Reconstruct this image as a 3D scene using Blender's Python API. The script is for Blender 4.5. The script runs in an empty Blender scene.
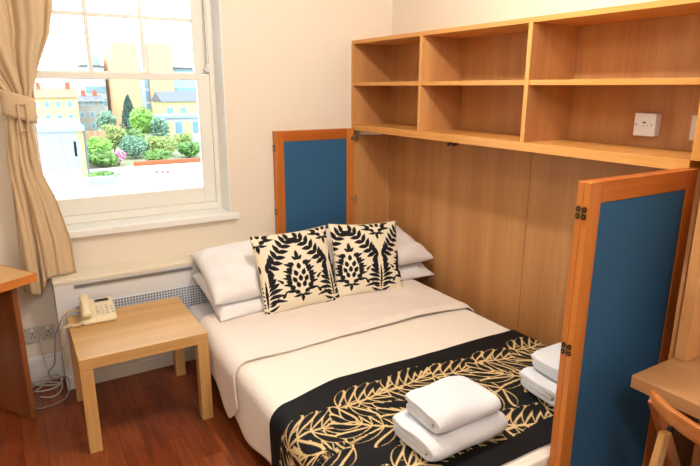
import bpy, bmesh, math, random
import numpy as np
from mathutils import Vector, Matrix, noise
PI = math.pi
S = bpy.context.scene
COL = S.collection
random.seed(7)

# ------------------------------------------------------------------ helpers
def put(o):
    COL.objects.link(o); return o

def tag(o, label=None, cat=None, group=None, kind=None):
    if label: o['label'] = label
    if cat: o['category'] = cat
    if group: o['group'] = group
    if kind: o['kind'] = kind
    return o

def empty(name, loc=(0, 0, 0), rz=0, rot=None):
    o = bpy.data.objects.new(name, None)
    o.location = loc
    o.rotation_euler = rot if rot else (0, 0, rz)
    o.empty_display_size = .05
    return put(o)

def thing(name, label, cat, loc=(0, 0, 0), rz=0, group=None, rot=None):
    return tag(empty(name, loc, rz, rot), label, cat, group)

def rootmat(o):
    m = Matrix.Translation(o.location) @ o.rotation_euler.to_matrix().to_4x4()
    return m

def obj(name, bm, mat, parent=None, world=False, smooth=False, bevel=0, label=None, sub=0, autosm=None):
    """link a bmesh as one object; world=True: verts are in world space and are brought into the parent's space"""
    if world and parent is not None:
        m = Matrix.Identity(4); p = parent; chain = []
        while p is not None:
            chain.append(p); p = p.parent
        for q in reversed(chain): m = m @ rootmat(q)
        bm.transform(m.inverted())
    me = bpy.data.meshes.new(name)
    bmesh.ops.recalc_face_normals(bm, faces=bm.faces)
    bm.to_mesh(me); bm.free()
    mats = mat if isinstance(mat, (list, tuple)) else [mat]
    for m_ in mats: me.materials.append(m_)
    if smooth:
        for p in me.polygons: p.use_smooth = True
    o = bpy.data.objects.new(name, me)
    if parent is not None: o.parent = parent
    put(o)
    if bevel:
        b = o.modifiers.new('bevel', 'BEVEL'); b.width = bevel; b.segments = 2; b.limit_method = 'ANGLE'; b.angle_limit = math.radians(40)
    if sub:
        b = o.modifiers.new('sub', 'SUBSURF'); b.levels = sub; b.render_levels = sub
    if label: o['label'] = label
    return o

def box(bm, x0, x1, y0, y1, z0, z1, mi=0, M=None):
    vs = [bm.verts.new(v) for v in [(x0, y0, z0), (x1, y0, z0), (x1, y1, z0), (x0, y1, z0), (x0, y0, z1), (x1, y0, z1), (x1, y1, z1), (x0, y1, z1)]]
    if M is not None:
        for v in vs: v.co = M @ v.co
    fs = [bm.faces.new([vs[i] for i in f]) for f in [(0, 3, 2, 1), (4, 5, 6, 7), (0, 1, 5, 4), (1, 2, 6, 5), (2, 3, 7, 6), (3, 0, 4, 7)]]
    for f in fs: f.material_index = mi
    return vs

def B(*boxes):
    bm = bmesh.new()
    for b in boxes: box(bm, *b)
    return bm

def tube(bm, pts, r, n=8, caps=True, rs=None):
    pts = [Vector(p) for p in pts]
    rings = []
    up = Vector((0, 0, 1)); prev = None
    for i, p in enumerate(pts):
        d = (pts[min(i + 1, len(pts) - 1)] - pts[max(i - 1, 0)])
        if d.length < 1e-9: d = Vector((0, 0, 1))
        d.normalize()
        if prev is None:
            a = d.cross(up)
            if a.length < 1e-3: a = d.cross(Vector((1, 0, 0)))
        else:
            a = prev - d * prev.dot(d)
            if a.length < 1e-6: a = d.cross(up)
        a.normalize(); prev = a
        b = d.cross(a)
        rr = rs[i] if rs else r
        rings.append([bm.verts.new(p + (a * math.cos(2 * PI * k / n) + b * math.sin(2 * PI * k / n)) * rr) for k in range(n)])
    for A, Bq in zip(rings, rings[1:]):
        for k in range(n):
            bm.faces.new([A[k], A[(k + 1) % n], Bq[(k + 1) % n], Bq[k]])
    if caps:
        bm.faces.new(rings[0][::-1]); bm.faces.new(rings[-1])
    return bm

def bez(pts, n=8):
    """Catmull-Rom through points"""
    P = [Vector(p) for p in pts]; P = [P[0]] + P + [P[-1]]
    out = []
    for i in range(1, len(P) - 2):
        for k in range(n):
            t = k / n
            out.append(.5 * ((2 * P[i]) + (-P[i - 1] + P[i + 1]) * t + (2 * P[i - 1] - 5 * P[i] + 4 * P[i + 1] - P[i + 2]) * t * t + (-P[i - 1] + 3 * P[i] - 3 * P[i + 1] + P[i + 2]) * t ** 3))
    out.append(P[-2]); return out

def grid(bm, F, nu, nv, wrapu=False):
    vs = [[bm.verts.new(F(i / nu, j / nv)) for j in range(nv + 1)] for i in range(nu + (0 if wrapu else 1))]
    for i in range(nu):
        for j in range(nv):
            a = vs[i]; b = vs[(i + 1) % len(vs)]
            bm.faces.new([a[j], b[j], b[j + 1], a[j + 1]])
    return vs

def lerp(a, b, t): return a + (b - a) * t
def sst(a, b, x):
    t = max(0, min(1, (x - a) / (b - a))); return t * t * (3 - 2 * t)
def interp(tab, x):
    if x <= tab[0][0]: return tab[0][1]
    for (a, b), (c, d) in zip(tab, tab[1:]):
        if x <= c: return b + (d - b) * (x - a) / (c - a)
    return tab[-1][1]

# ------------------------------------------------------------------ materials
def srgb(r, g, b):
    f = lambda c: (c / 255 / 12.92) if c / 255 <= .04045 else ((c / 255 + .055) / 1.055) ** 2.4
    return (f(r), f(g), f(b), 1)

def new_mat(name):
    m = bpy.data.materials.new(name); m.use_nodes = True
    nt = m.node_tree; bs = nt.nodes['Principled BSDF']
    return m, nt, bs

def plain(name, c, rough=.6, metal=0, spec=.5, bump=0, bscale=200, coat=0, var=0, vscale=3):
    m, nt, bs = new_mat(name)
    bs.inputs['Base Color'].default_value = c
    bs.inputs['Roughness'].default_value = rough
    bs.inputs['Metallic'].default_value = metal
    bs.inputs['Specular IOR Level'].default_value = spec
    if coat: bs.inputs['Coat Weight'].default_value = coat
    N = nt.nodes.new; L = nt.links.new
    tc = N('ShaderNodeTexCoord')
    if bump:
        nz = N('ShaderNodeTexNoise'); nz.inputs['Scale'].default_value = bscale; nz.inputs['Detail'].default_value = 3
        L(tc.outputs['Object'], nz.inputs['Vector'])
        bp = N('ShaderNodeBump'); bp.inputs['Strength'].default_value = bump; bp.inputs['Distance'].default_value = .003
        L(nz.outputs['Fac'], bp.inputs['Height']); L(bp.outputs['Normal'], bs.inputs['Normal'])
    if var:
        n2 = N('ShaderNodeTexNoise'); n2.inputs['Scale'].default_value = vscale; n2.inputs['Detail'].default_value = 4
        L(tc.outputs['Object'], n2.inputs['Vector'])
        mx = N('ShaderNodeMix'); mx.data_type = 'RGBA'
        mx.inputs['A'].default_value = c
        mx.inputs['B'].default_value = (c[0] * (1 - var), c[1] * (1 - var), c[2] * (1 - var), 1)
        L(n2.outputs['Fac'], mx.inputs['Factor']); L(mx.outputs['Result'], bs.inputs['Base Color'])
    return m

def wood(name, c1, c2, axis='z', scale=1.0, rough=.42, c3=None, broad=1.0):
    """veneer: long streaks along one axis"""
    m, nt, bs = new_mat(name)
    N = nt.nodes.new; L = nt.links.new
    tc = N('ShaderNodeTexCoord'); mp = N('ShaderNodeMapping')
    s = {'x': (.6, 14, 14), 'y': (14, .6, 14), 'z': (14, 14, .6)}[axis]
    mp.inputs['Scale'].default_value = [v * scale for v in s]
    L(tc.outputs['Object'], mp.inputs['Vector'])
    n1 = N('ShaderNodeTexNoise'); n1.inputs['Scale'].default_value = 1.0 * broad; n1.inputs['Detail'].default_value = 4; n1.inputs['Distortion'].default_value = .4
    n2 = N('ShaderNodeTexNoise'); n2.inputs['Scale'].default_value = 6; n2.inputs['Detail'].default_value = 6; n2.inputs['Roughness'].default_value = .7
    L(mp.outputs['Vector'], n1.inputs['Vector']); L(mp.outputs['Vector'], n2.inputs['Vector'])
    r1 = N('ShaderNodeValToRGB'); r1.color_ramp.elements[0].position = .35; r1.color_ramp.elements[1].position = .65
    r1.color_ramp.elements[0].color = c1; r1.color_ramp.elements[1].color = c2
    L(n1.outputs['Fac'], r1.inputs['Fac'])
    mx = N('ShaderNodeMix'); mx.data_type = 'RGBA'; mx.blend_type = 'MULTIPLY'; mx.inputs['Factor'].default_value = .35
    r2 = N('ShaderNodeValToRGB'); r2.color_ramp.elements[0].position = .3; r2.color_ramp.elements[1].position = .6
    r2.color_ramp.elements[0].color = (.6, .52, .45, 1); r2.color_ramp.elements[1].color = (1, 1, 1, 1)
    L(n2.outputs['Fac'], r2.inputs['Fac'])
    L(r1.outputs['Color'], mx.inputs['A']); L(r2.outputs['Color'], mx.inputs['B'])
    L(mx.outputs['Result'], bs.inputs['Base Color'])
    bs.inputs['Roughness'].default_value = rough
    bs.inputs['Specular IOR Level'].default_value = .4
    return m

def floor_mat():
    m, nt, bs = new_mat('floor_laminate')
    N = nt.nodes.new; L = nt.links.new
    tc = N('ShaderNodeTexCoord'); mp = N('ShaderNodeMapping'); mp.inputs['Rotation'].default_value = (0, 0, PI / 2)
    L(tc.outputs['Object'], mp.inputs['Vector'])
    br = N('ShaderNodeTexBrick'); br.inputs['Scale'].default_value = 1
    br.inputs['Brick Width'].default_value = .55; br.inputs['Row Height'].default_value = .095
    br.inputs['Mortar Size'].default_value = .0012; br.inputs['Mortar Smooth'].default_value = .3; br.inputs['Bias'].default_value = 0
    br.offset = .37
    br.inputs['Color1'].default_value = srgb(152, 80, 42); br.inputs['Color2'].default_value = srgb(122, 56, 26)
    br.inputs['Mortar'].default_value = srgb(96, 38, 14)
    L(mp.outputs['Vector'], br.inputs['Vector'])
    m2 = N('ShaderNodeMapping'); m2.inputs['Scale'].default_value = (16, 1.6, 1); L(tc.outputs['Object'], m2.inputs['Vector'])
    nz = N('ShaderNodeTexNoise'); nz.inputs['Scale'].default_value = 2.0; nz.inputs['Detail'].default_value = 6; nz.inputs['Distortion'].default_value = 1.2
    L(m2.outputs['Vector'], nz.inputs['Vector'])
    rp = N('ShaderNodeValToRGB'); rp.color_ramp.elements[0].position = .33; rp.color_ramp.elements[1].position = .66
    rp.color_ramp.elements[0].color = (.55, .45, .38, 1); rp.color_ramp.elements[1].color = (1.1, 1.05, 1, 1)
    L(nz.outputs['Fac'], rp.inputs['Fac'])
    mx = N('ShaderNodeMix'); mx.data_type = 'RGBA'; mx.blend_type = 'MULTIPLY'; mx.inputs['Factor'].default_value = .8
    L(br.outputs['Color'], mx.inputs['A']); L(rp.outputs['Color'], mx.inputs['B'])
    L(mx.outputs['Result'], bs.inputs['Base Color'])
    bs.inputs['Roughness'].default_value = .33; bs.inputs['Specular IOR Level'].default_value = .45
    return m

def fabric(name, c, rough=.85, weave=900, strength=.25, var=.06):
    m, nt, bs = new_mat(name)
    N = nt.nodes.new; L = nt.links.new
    tc = N('ShaderNodeTexCoord')
    nz = N('ShaderNodeTexNoise'); nz.inputs['Scale'].default_value = weave; nz.inputs['Detail'].default_value = 2
    L(tc.outputs['Object'], nz.inputs['Vector'])
    n2 = N('ShaderNodeTexNoise'); n2.inputs['Scale'].default_value = 9; n2.inputs['Detail'].default_value = 3
    L(tc.outputs['Object'], n2.inputs['Vector'])
    mx = N('ShaderNodeMix'); mx.data_type = 'RGBA'; mx.inputs['A'].default_value = c
    mx.inputs['B'].default_value = (c[0] * (1 - var), c[1] * (1 - var), c[2] * (1 - var), 1)
    L(n2.outputs['Fac'], mx.inputs['Factor']); L(mx.outputs['Result'], bs.inputs['Base Color'])
    ad = N('ShaderNodeMath'); ad.operation = 'MULTIPLY_ADD'; ad.inputs[1].default_value = 2.5
    n3 = N('ShaderNodeTexNoise'); n3.inputs['Scale'].default_value = 14; n3.inputs['Detail'].default_value = 3
    L(tc.outputs['Object'], n3.inputs['Vector']); L(n3.outputs['Fac'], ad.inputs[0]); L(nz.outputs['Fac'], ad.inputs[2])
    bp = N('ShaderNodeBump'); bp.inputs['Strength'].default_value = strength; bp.inputs['Distance'].default_value = .002
    L(ad.outputs[0], bp.inputs['Height']); L(bp.outputs['Normal'], bs.inputs['Normal'])
    bs.inputs['Roughness'].default_value = rough; bs.inputs['Specular IOR Level'].default_value = .2
    bs.inputs['Sheen Weight'].default_value = .15
    return m

def waffle(name, c):
    m, nt, bs = new_mat(name)
    N = nt.nodes.new; L = nt.links.new
    tc = N('ShaderNodeTexCoord'); mp = N('ShaderNodeMapping'); mp.inputs['Scale'].default_value = (60, 60, 60); mp.inputs['Rotation'].default_value = (0, 0, .78)
    L(tc.outputs['Object'], mp.inputs['Vector'])
    vo = N('ShaderNodeTexVoronoi'); vo.inputs['Randomness'].default_value = .15; vo.inputs['Scale'].default_value = 1
    L(mp.outputs['Vector'], vo.inputs['Vector'])
    bp = N('ShaderNodeBump'); bp.inputs['Strength'].default_value = .45; bp.inputs['Distance'].default_value = .004
    L(vo.outputs['Distance'], bp.inputs['Height']); L(bp.outputs['Normal'], bs.inputs['Normal'])
    bs.inputs['Base Color'].default_value = c; bs.inputs['Roughness'].default_value = .8
    bs.inputs['Specular IOR Level'].default_value = .25; bs.inputs['Sheen Weight'].default_value = .2
    return m

def attr_fabric(name, rough=.75):
    m, nt, bs = new_mat(name)
    N = nt.nodes.new; L = nt.links.new
    a = N('ShaderNodeAttribute'); a.attribute_name = 'print'
    L(a.outputs['Color'], bs.inputs['Base Color'])
    tc = N('ShaderNodeTexCoord'); nz = N('ShaderNodeTexNoise'); nz.inputs['Scale'].default_value = 700
    L(tc.outputs['Object'], nz.inputs['Vector'])
    bp = N('ShaderNodeBump'); bp.inputs['Strength'].default_value = .15; bp.inputs['Distance'].default_value = .001
    L(nz.outputs['Fac'], bp.inputs['Height']); L(bp.outputs['Normal'], bs.inputs['Normal'])
    bs.inputs['Roughness'].default_value = rough; bs.inputs['Specular IOR Level'].default_value = .25
    return m

def grille_mat():
    m, nt, bs = new_mat('radiator_grille')
    N = nt.nodes.new; L = nt.links.new
    tc = N('ShaderNodeTexCoord'); sp = N('ShaderNodeSeparateXYZ'); L(tc.outputs['Object'], sp.inputs[0])
    outs = []
    for ax in (0, 2):
        k = N('ShaderNodeMath'); k.operation = 'MULTIPLY'; k.inputs[1].default_value = 2 * PI / .0155
        L(sp.outputs[ax], k.inputs[0])
        s = N('ShaderNodeMath'); s.operation = 'SINE'; L(k.outputs[0], s.inputs[0])
        g = N('ShaderNodeMath'); g.operation = 'GREATER_THAN'; g.inputs[1].default_value = -.15; L(s.outputs[0], g.inputs[0])
        outs.append(g)
    mu = N('ShaderNodeMath'); mu.operation = 'MULTIPLY'
    L(outs[0].outputs[0], mu.inputs[0]); L(outs[1].outputs[0], mu.inputs[1])
    mx = N('ShaderNodeMix'); mx.data_type = 'RGBA'
    mx.inputs['A'].default_value = srgb(214, 222, 232); mx.inputs['B'].default_value = srgb(66, 78, 104)
    L(mu.outputs[0], mx.inputs['Factor']); L(mx.outputs['Result'], bs.inputs['Base Color'])
    bs.inputs['Roughness'].default_value = .5
    return m

def glass_mat():
    m = bpy.data.materials.new('window_glass'); m.use_nodes = True
    nt = m.node_tree; nt.nodes.clear(); N = nt.nodes.new; L = nt.links.new
    o = N('ShaderNodeOutputMaterial'); t = N('ShaderNodeBsdfTransparent'); g = N('ShaderNodeBsdfGlossy'); g.inputs['Roughness'].default_value = .02
    t.inputs['Color'].default_value = (.97, .985, .98, 1)
    f = N('ShaderNodeFresnel'); f.inputs['IOR'].default_value = 1.45
    mx = N('ShaderNodeMixShader'); L(f.outputs[0], mx.inputs[0]); L(t.outputs[0], mx.inputs[1]); L(g.outputs[0], mx.inputs[2]); L(mx.outputs[0], o.inputs[0])
    return m

M = {}
M['wall'] = plain('wall_paint', srgb(234, 223, 208), .85, bump=.12, bscale=60)
M['ceiling'] = plain('ceiling_paint', srgb(240, 234, 220), .9, bump=.05)
M['white'] = plain('white_gloss_paint', srgb(242, 243, 240), .35, var=.03)
M['sash'] = plain('sash_paint', srgb(242, 240, 232), .35, var=.03)
M['ledge'] = plain('cream_paint', srgb(238, 230, 210), .5, var=.05)
M['boxing'] = plain('boxing_paint', srgb(232, 232, 236), .5, var=.05)
M['floor'] = floor_mat()
OAK1, OAK2 = srgb(188, 132, 80), srgb(208, 154, 98)
M['oak_v'] = wood('oak_veneer_vertical', OAK1, OAK2, 'z', broad=.45)
M['oak_x'] = wood('oak_veneer_deep', OAK1, OAK2, 'x')
M['oak_y'] = wood('oak_veneer_long', srgb(190, 128, 72), srgb(208, 148, 90), 'y')
M['oak_edge'] = wood('oak_edge_band', srgb(208, 146, 72), srgb(222, 162, 90), 'y', rough=.35)
M['oak_edge_v'] = wood('oak_edge_band_upright', srgb(208, 146, 72), srgb(222, 162, 90), 'z', rough=.35)
M['frame_v'] = wood('stained_frame_upright', srgb(188, 106, 42), srgb(208, 128, 58), 'z', rough=.35)
M['frame_h'] = wood('stained_frame_cross', srgb(176, 94, 36), srgb(196, 112, 48), 'x', rough=.35)
M['blue'] = plain('blue_felt', srgb(56, 100, 140), .95, bump=.3, bscale=500, var=.15, spec=.15)
M['beech_x'] = wood('table_birch', srgb(198, 154, 92), srgb(212, 168, 106), 'x', rough=.35, scale=.8)
M['beech_v'] = wood('table_birch_leg', srgb(202, 156, 94), srgb(214, 170, 108), 'z', rough=.35, scale=.8)
M['desk_top'] = wood('desk_beech', srgb(176, 128, 84), srgb(190, 142, 98), 'y', rough=.4)
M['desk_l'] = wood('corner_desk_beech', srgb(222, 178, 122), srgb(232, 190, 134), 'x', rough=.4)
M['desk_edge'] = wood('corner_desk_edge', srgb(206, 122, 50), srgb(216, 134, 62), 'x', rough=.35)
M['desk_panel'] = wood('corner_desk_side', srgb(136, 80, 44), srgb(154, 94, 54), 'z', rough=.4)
M['chairwood'] = wood('chair_wood', srgb(176, 104, 44), srgb(196, 122, 58), 'y', rough=.3)
M['chairwood_v'] = wood('chair_wood_upright', srgb(150, 84, 40), srgb(172, 100, 50), 'z', rough=.3)
M['chairwood_l'] = wood('chair_wood_light', srgb(190, 140, 84), srgb(206, 156, 98), 'z', rough=.35)
M['seatpad'] = fabric('seat_pad_cloth', srgb(150, 164, 178))
M['curtain'] = fabric('curtain_cotton', srgb(214, 188, 152), weave=600, var=.08)
M['sheet'] = fabric('white_cotton', srgb(238, 236, 238), weave=900, strength=.2)
M['duvet'] = fabric('cream_cotton', srgb(240, 228, 220), weave=900, strength=.25)
M['spread'] = waffle('waffle_cotton', srgb(240, 231, 220))
M['terry'] = plain('terry_towel', srgb(228, 230, 236), .95, bump=1.0, bscale=260, spec=.1)
M['mattress'] = fabric('mattress_cloth', srgb(226, 224, 226))
M['base'] = plain('divan_cloth', srgb(120, 108, 96), .9, bump=.2)
M['print'] = attr_fabric('printed_cotton')
M['damask_back'] = fabric('cushion_back_cloth', srgb(226, 206, 164))
M['steel'] = plain('steel', srgb(180, 178, 172), .3, metal=1)
M['bronze'] = plain('aged_bronze', srgb(70, 56, 40), .35, metal=.8)
M['brass'] = plain('hinge_brass', srgb(170, 140, 90), .3, metal=.9)
M['black'] = plain('black_plastic', srgb(22, 22, 24), .4)
M['dark'] = plain('slot_dark', srgb(110, 116, 124), .6)
M['plastic_w'] = plain('white_plastic', srgb(236, 236, 236), .35)
M['plastic_g'] = plain('grey_socket_plastic', srgb(196, 190, 178), .4)
M['phone'] = plain('ivory_plastic', srgb(232, 216, 180), .4)
M['phone_key'] = plain('phone_key', srgb(216, 208, 188), .5)
M['lcd'] = plain('phone_display', srgb(38, 40, 44), .2)
M['cord_i'] = plain('ivory_cord', srgb(228, 212, 176), .5)
M['cord_g'] = plain('grey_cord', srgb(150, 150, 152), .5)
M['cord_w'] = plain('white_cord', srgb(214, 212, 206), .5)
M['glass'] = glass_mat()
M['grille'] = grille_mat()

# ------------------------------------------------------------------ setting
XW, YB, XL, ZC = .315, -4.6, -3.4, 2.62      # side wall, rear wall, left wall, ceiling
def struct(name, bm, m, parent=None, **k):
    o = obj(name, bm, m, parent, **k)
    if parent is None: o['kind'] = 'structure'
    return o
struct('floor', B((XL - .1, XW + .12, YB - .1, .25, -.1, 0)), M['floor'])
struct('ceiling', B((XL - .1, XW + .12, YB - .1, .25, ZC, ZC + .12)), M['ceiling'])
WX0, WX1, WZ0, WZ1 = -1.935, -.862, .826, 2.5
struct('wall_window', B((XL, WX0, 0, .25, 0, ZC), (WX1, XW + .12, 0, .25, 0, ZC), (WX0, WX1, 0, .25, 0, WZ0 - .005), (WX0, WX1, 0, .25, WZ1, ZC)), M['wall'])
struct('wall_right', B((XW, XW + .12, YB, 0, 0, ZC)), M['wall'])
struct('wall_left', B((XL - .1, XL, YB, .25, 0, ZC)), M['wall'])
struct('wall_rear', B((XL, XW, YB - .1, YB, 0, ZC)), M['wall'])
# skirting left of the radiator boxing, with a small moulded top
bm = B((XL, -1.875, -.016, 0, 0, .125), (XL, -1.875, -.010, 0, .125, .15))
struct('baseboard_window', bm, M['white'], bevel=.003)

# window
win = empty('window_1', (0, .17, WZ0)); win['kind'] = 'structure'
# white reveal lining + sill board
bm = B((WX1 - .004, WX1 + .001, -.001, .17, WZ0, WZ1), (WX0 - .001, WX0 + .004, -.001, .17, WZ0, WZ1), (WX0, WX1, -.001, .17, WZ1 - .004, WZ1 + .001))
obj('reveal_lining', bm, M['white'], win, world=True)
bm = B((WX0 - .06, WX1 + .045, -.035, .0, WZ0 - .04, WZ0), (WX0, WX1, -.001, .2, WZ0 - .03, WZ0))
obj('sill_board', bm, M['white'], win, world=True, bevel=.006)
fy0, fy1 = .15, .24
bm = B((WX0, WX0 + .035, fy0, fy1, WZ0, WZ1), (WX1 - .035, WX1, fy0, fy1, WZ0, WZ1), (WX0 + .035, WX1 - .035, fy0, fy1, WZ1 - .04, WZ1), (WX0 + .035, WX1 - .035, fy0, fy1, WZ0, WZ0 + .045))
obj('frame', bm, M['sash'], win, world=True, bevel=.004)
gx0, gx1 = -1.835, -.972
def sash(name, y0, y1, z0, z1, gz0, gz1, bars_x=(), bars_z=()):
    bm = B((WX0 + .036, gx0, y0, y1, z0, z1), (gx1, WX1 - .036, y0, y1, z0, z1), (gx0, gx1, y0, y1, z0, gz0), (gx0, gx1, y0, y1, gz1, z1))
    o = obj(name, bm, M['sash'], win, world=True, bevel=.004)
    bm = bmesh.new()
    for x in bars_x: box(bm, x - .011, x + .011, y0 + .006, y1 - .006, gz0, gz1)
    for z in bars_z: box(bm, gx0, gx1, y0 + .008, y1 - .008, z - .011, z + .011)
    if bars_x: obj('glazing_bar', bm, M['sash'], o, world=True, bevel=.003)
    obj('pane', B((gx0 - .004, gx1 + .004, (y0 + y1) / 2 - .002, (y0 + y1) / 2 + .002, gz0 - .004, gz1 + .004)), M['glass'], o, world=True)
    return o
sash('lower_sash', .155, .19, WZ0 + .046, 1.642, .967, 1.607)
sash('upper_sash', .195, .23, 1.61, WZ1 - .041, 1.65, WZ1 - .09, (-1.537, -1.254), (1.943, 2.22))
obj('sash_cord', tube(bmesh.new(), [(-.905, .147, 2.45), (-.905, .147, 1.68)], .0035), M['white'], win, world=True)
bm = B((-.925, -.895, .135, .152, 1.655, 1.675), (-.918, -.902, .125, .15, 1.672, 1.70)); obj('sash_stop', bm, M['white'], win, world=True, bevel=.003)
# small ring pulls on the meeting rail seen through the lower pane
bm = bmesh.new()
for cx in (-1.62, -1.10):
    tube(bm, [(cx + .045 * math.cos(a), .193, 1.612 - .035 * math.sin(a)) for a in [PI * k / 12 for k in range(13)]], .002, 6)
obj('sash_pull', bm, M['cord_w'], win, world=True)

# radiator boxing along the window wall
bx = empty('trim_1', (-1.25, -.085, 0)); bx['kind'] = 'structure'
BX0, BX1, BY, BZ = -1.87, -.62, -.17, .607
obj('casing', B((BX0, BX1, BY, -.001, 0, BZ - .02)), M['boxing'], bx, world=True)
obj('ledge', B((BX0 - .004, BX1, BY - .006, -.001, BZ - .02, BZ)), M['ledge'], bx, world=True, bevel=.003)
bm = B((-1.778, -1.165, BY - .006, BY + .002, .555, .576)); obj('vent_strip', bm, M['steel'], bx, world=True)
bm = B((-1.77, -1.172, BY - .0075, BY - .004, .561, .570)); obj('vent_slot', bm, M['dark'], bx, world=True)
bm = B((-1.785, -1.105, BY - .004, BY + .002, .17, .462)); obj('grille', bm, M['grille'], bx, world=True)
bm = B((BX0, BX1, BY - .012, BY, 0, .07)); obj('skirting', bm, M['white'], bx, world=True, bevel=.003)

# ------------------------------------------------------------------ cabinet with open shelves over a fold-out bed recess
CL = -2.25          # inner face of the far end panel
cab = thing('wall_cabinet', 'long oak wall cabinet with open shelves above the bed recess and folding blue doors', 'cabinet', (.15, -1.13, 0))
XB = .297
ZT, ZB = 1.858, 1.291
def cp(name, b, m, **k): return obj(name, B(*b) if isinstance(b, list) else B(b), m, cab, world=True, **k)
cp('back_panel', (XB, XW - .002, CL + .03, -.001, ZB, ZT - .02), M['oak_v'])
cp('top_board', (0, XW - .002, CL - .008, -.001, ZT - .022, ZT), [M['oak_edge']], bevel=.001)
# lower board: thick front band
cp('bottom_board', (0.0, XB, CL + .035, -.001, ZB, 1.331), M['oak_edge'], bevel=.001)
d1, d2 = -.713, -1.464
for y1, y0 in ((-.021, d1), (d1 - .022, d2), (d2 - .022, CL + .036)):
    cp('middle_shelf', (.003, XB, y0, y1, 1.578, 1.600), M['oak_edge'], bevel=.001)
for y in (d1, d2):
    cp('divider', (.001, XB, y - .022, y, 1.331, ZT - .022), M['oak_v'])
    # lighter edge band belongs to each divider
    obj('edge_band', B((-.0008, .0012, y - .022, y, 1.331, ZT - .022)), M['oak_edge_v'], cab.children[-1], world=True)
cp('side_panel', (.001, XB, -.020, -.001, 1.331, ZT - .022), M['oak_v'])
obj('edge_band', B((-.0008, .0012, -.020, -.001, 1.331, ZT - .022)), M['oak_edge_v'], cab.children[-1], world=True)
cp('side_panel', (.001, XB, -.018, -.001, 0, ZB - .001), M['oak_v'])
cp('end_panel', (.001, XW - .002, CL - .008, CL + .034, 1.331, ZT - .022), M['oak_v'])
obj('edge_band', B((-.0008, .0012, CL - .008, CL + .034, 1.331, ZT - .022)), M['oak_edge_v'], cab.children[-1], world=True)
cp('end_panel', (.001, XW - .002, CL - .045, CL - .009, 0, 1.331), M['oak_v'])
# three back boards of the recess with a dark joint between
for y1, y0 in ((-.019, -.640), (-.643, -1.278), (-1.281, -1.90), (-1.903, CL - .008)):
    pass
for y1, y0 in ((-.019, -1.2775), (-1.281, CL - .008)):
    cp('recess_board', (XB + .003, XW - .002, y0, y1, 0, ZB - .001), M['oak_v'], bevel=.001)
# door stay and catches under the bottom board
bm = B((.004, .040, -.050, -.020, ZB - .030, ZB - .003)); st = cp('door_stay', [(.004, .035, -.052, -.022, ZB - .028, ZB - .003), (.03, .05, -.06, -.03, ZB - .02, ZB - .008)], M['steel'], bevel=.002)
bm.free()
obj('stay_arm', tube(bmesh.new(), [(.03, -.045, ZB - .018), (.06, -.11, ZB - .016), (.105, -.20, ZB - .013)], .008, 8), M['plastic_w'], st, world=True, smooth=True)
for y in (-.975, -1.012):
    cp('door_catch', [(.006, .028, y - .012, y + .012, ZB - .014, ZB - .001), (.002, .014, y - .007, y + .007, ZB - .02, ZB - .008)], M['bronze'], bevel=.002)

# bi-fold door leaves: a stained frame with a felt panel each
def leaf_bm(stile=.056, rail=.062, w=.556, h=1.235, t=.0205):
    """leaf in its own space: x 0..-w from its inner end, y 0..-t, z up"""
    return B((-stile, 0, -t, 0, 0, h), (-w, -w + stile, -t, 0, 0, h))
def hinge(parent, x, y, z, dirx, mat1, mat2):
    """butterfly hinge on an end edge: two lobed leaves either side of a knuckle"""
    bm = bmesh.new()
    for s in (-1, 1):
        for dz in (-.011, .011):
            c = Vector((x, y + s * .0105, z + dz))
            ring = [bm.verts.new(c + Vector((-.0015, .0075 * math.cos(a), .0085 * math.sin(a)))) for a in [2 * PI * k / 12 for k in range(12)]]
            ring2 = [bm.verts.new(c + Vector((.0015, .0075 * math.cos(a), .0085 * math.sin(a)))) for a in [2 * PI * k / 12 for k in range(12)]]
            bm.faces.new(ring[::-1]); bm.faces.new(ring2)
            for k in range(12): bm.faces.new([ring[k], ring[(k + 1) % 12], ring2[(k + 1) % 12], ring2[k]])
    o = obj('hinge', bm, mat1, parent, world=True)
    bm = bmesh.new(); tube(bm, [(x - .002, y, z - .012), (x - .002, y, z + .012)], .003, 8)
    box(bm, x - .0022, x + .0005, y - .014, y + .014, z - .003, z + .003)
    for s in (-1, 1):
        for dz in (-.011, .011): tube(bm, [(x - .0026, y + s * .0105, z + dz), (x - .001, y + s * .0105, z + dz)], .0028, 8)
    # pins are part of the same hinge
    o2 = obj('hinge_pin', bm, mat2, o, world=True) if parent.parent is None else None
    if o2 is None:
        me = o.data; me.materials.append(mat2)
        b0 = bmesh.new(); b0.from_mesh(me)
        m = Matrix.Identity(4); p = parent; ch = []
        while p is not None: ch.append(p); p = p.parent
        for q in reversed(ch): m = m @ rootmat(q)
        bm.transform(m.inverted())
        tmp = bpy.data.meshes.new('t'); bm.to_mesh(tmp); n0 = len(b0.faces); b0.from_mesh(tmp); b0.faces.ensure_lookup_table()
        for f in b0.faces[n0:]: f.material_index = 1
        b0.to_mesh(me); b0.free(); bm.free(); bpy.data.meshes.remove(tmp)
    return o
def leaf(x0, x1, ya, yb, z0=.07, z1=1.305, felt_face=-1):
    """leaf between x0<x1, slab yb<ya; felt set into the face"""
    st, rl = .056, .064
    d = obj('door', B((x0, x0 + st, yb, ya, z0, z1), (x1 - st, x1, yb, ya, z0, z1)), M['frame_v'], cab, world=True, bevel=.0015)
    obj('rail', B((x0 + st, x1 - st, yb, ya, z0, z0 + rl)), M['frame_h'], d, world=True, bevel=.0015)
    obj('rail', B((x0 + st, x1 - st, yb, ya, z1 - rl, z1)), M['frame_h'], d, world=True, bevel=.0015)
    obj('felt_panel', B((x0 + st - .004, x1 - st + .004, yb + .004, ya - .004, z0 + rl - .004, z1 - rl + .004)), M['blue'], d, world=True, label='blue felt pinboard panel')
    return d
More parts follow.
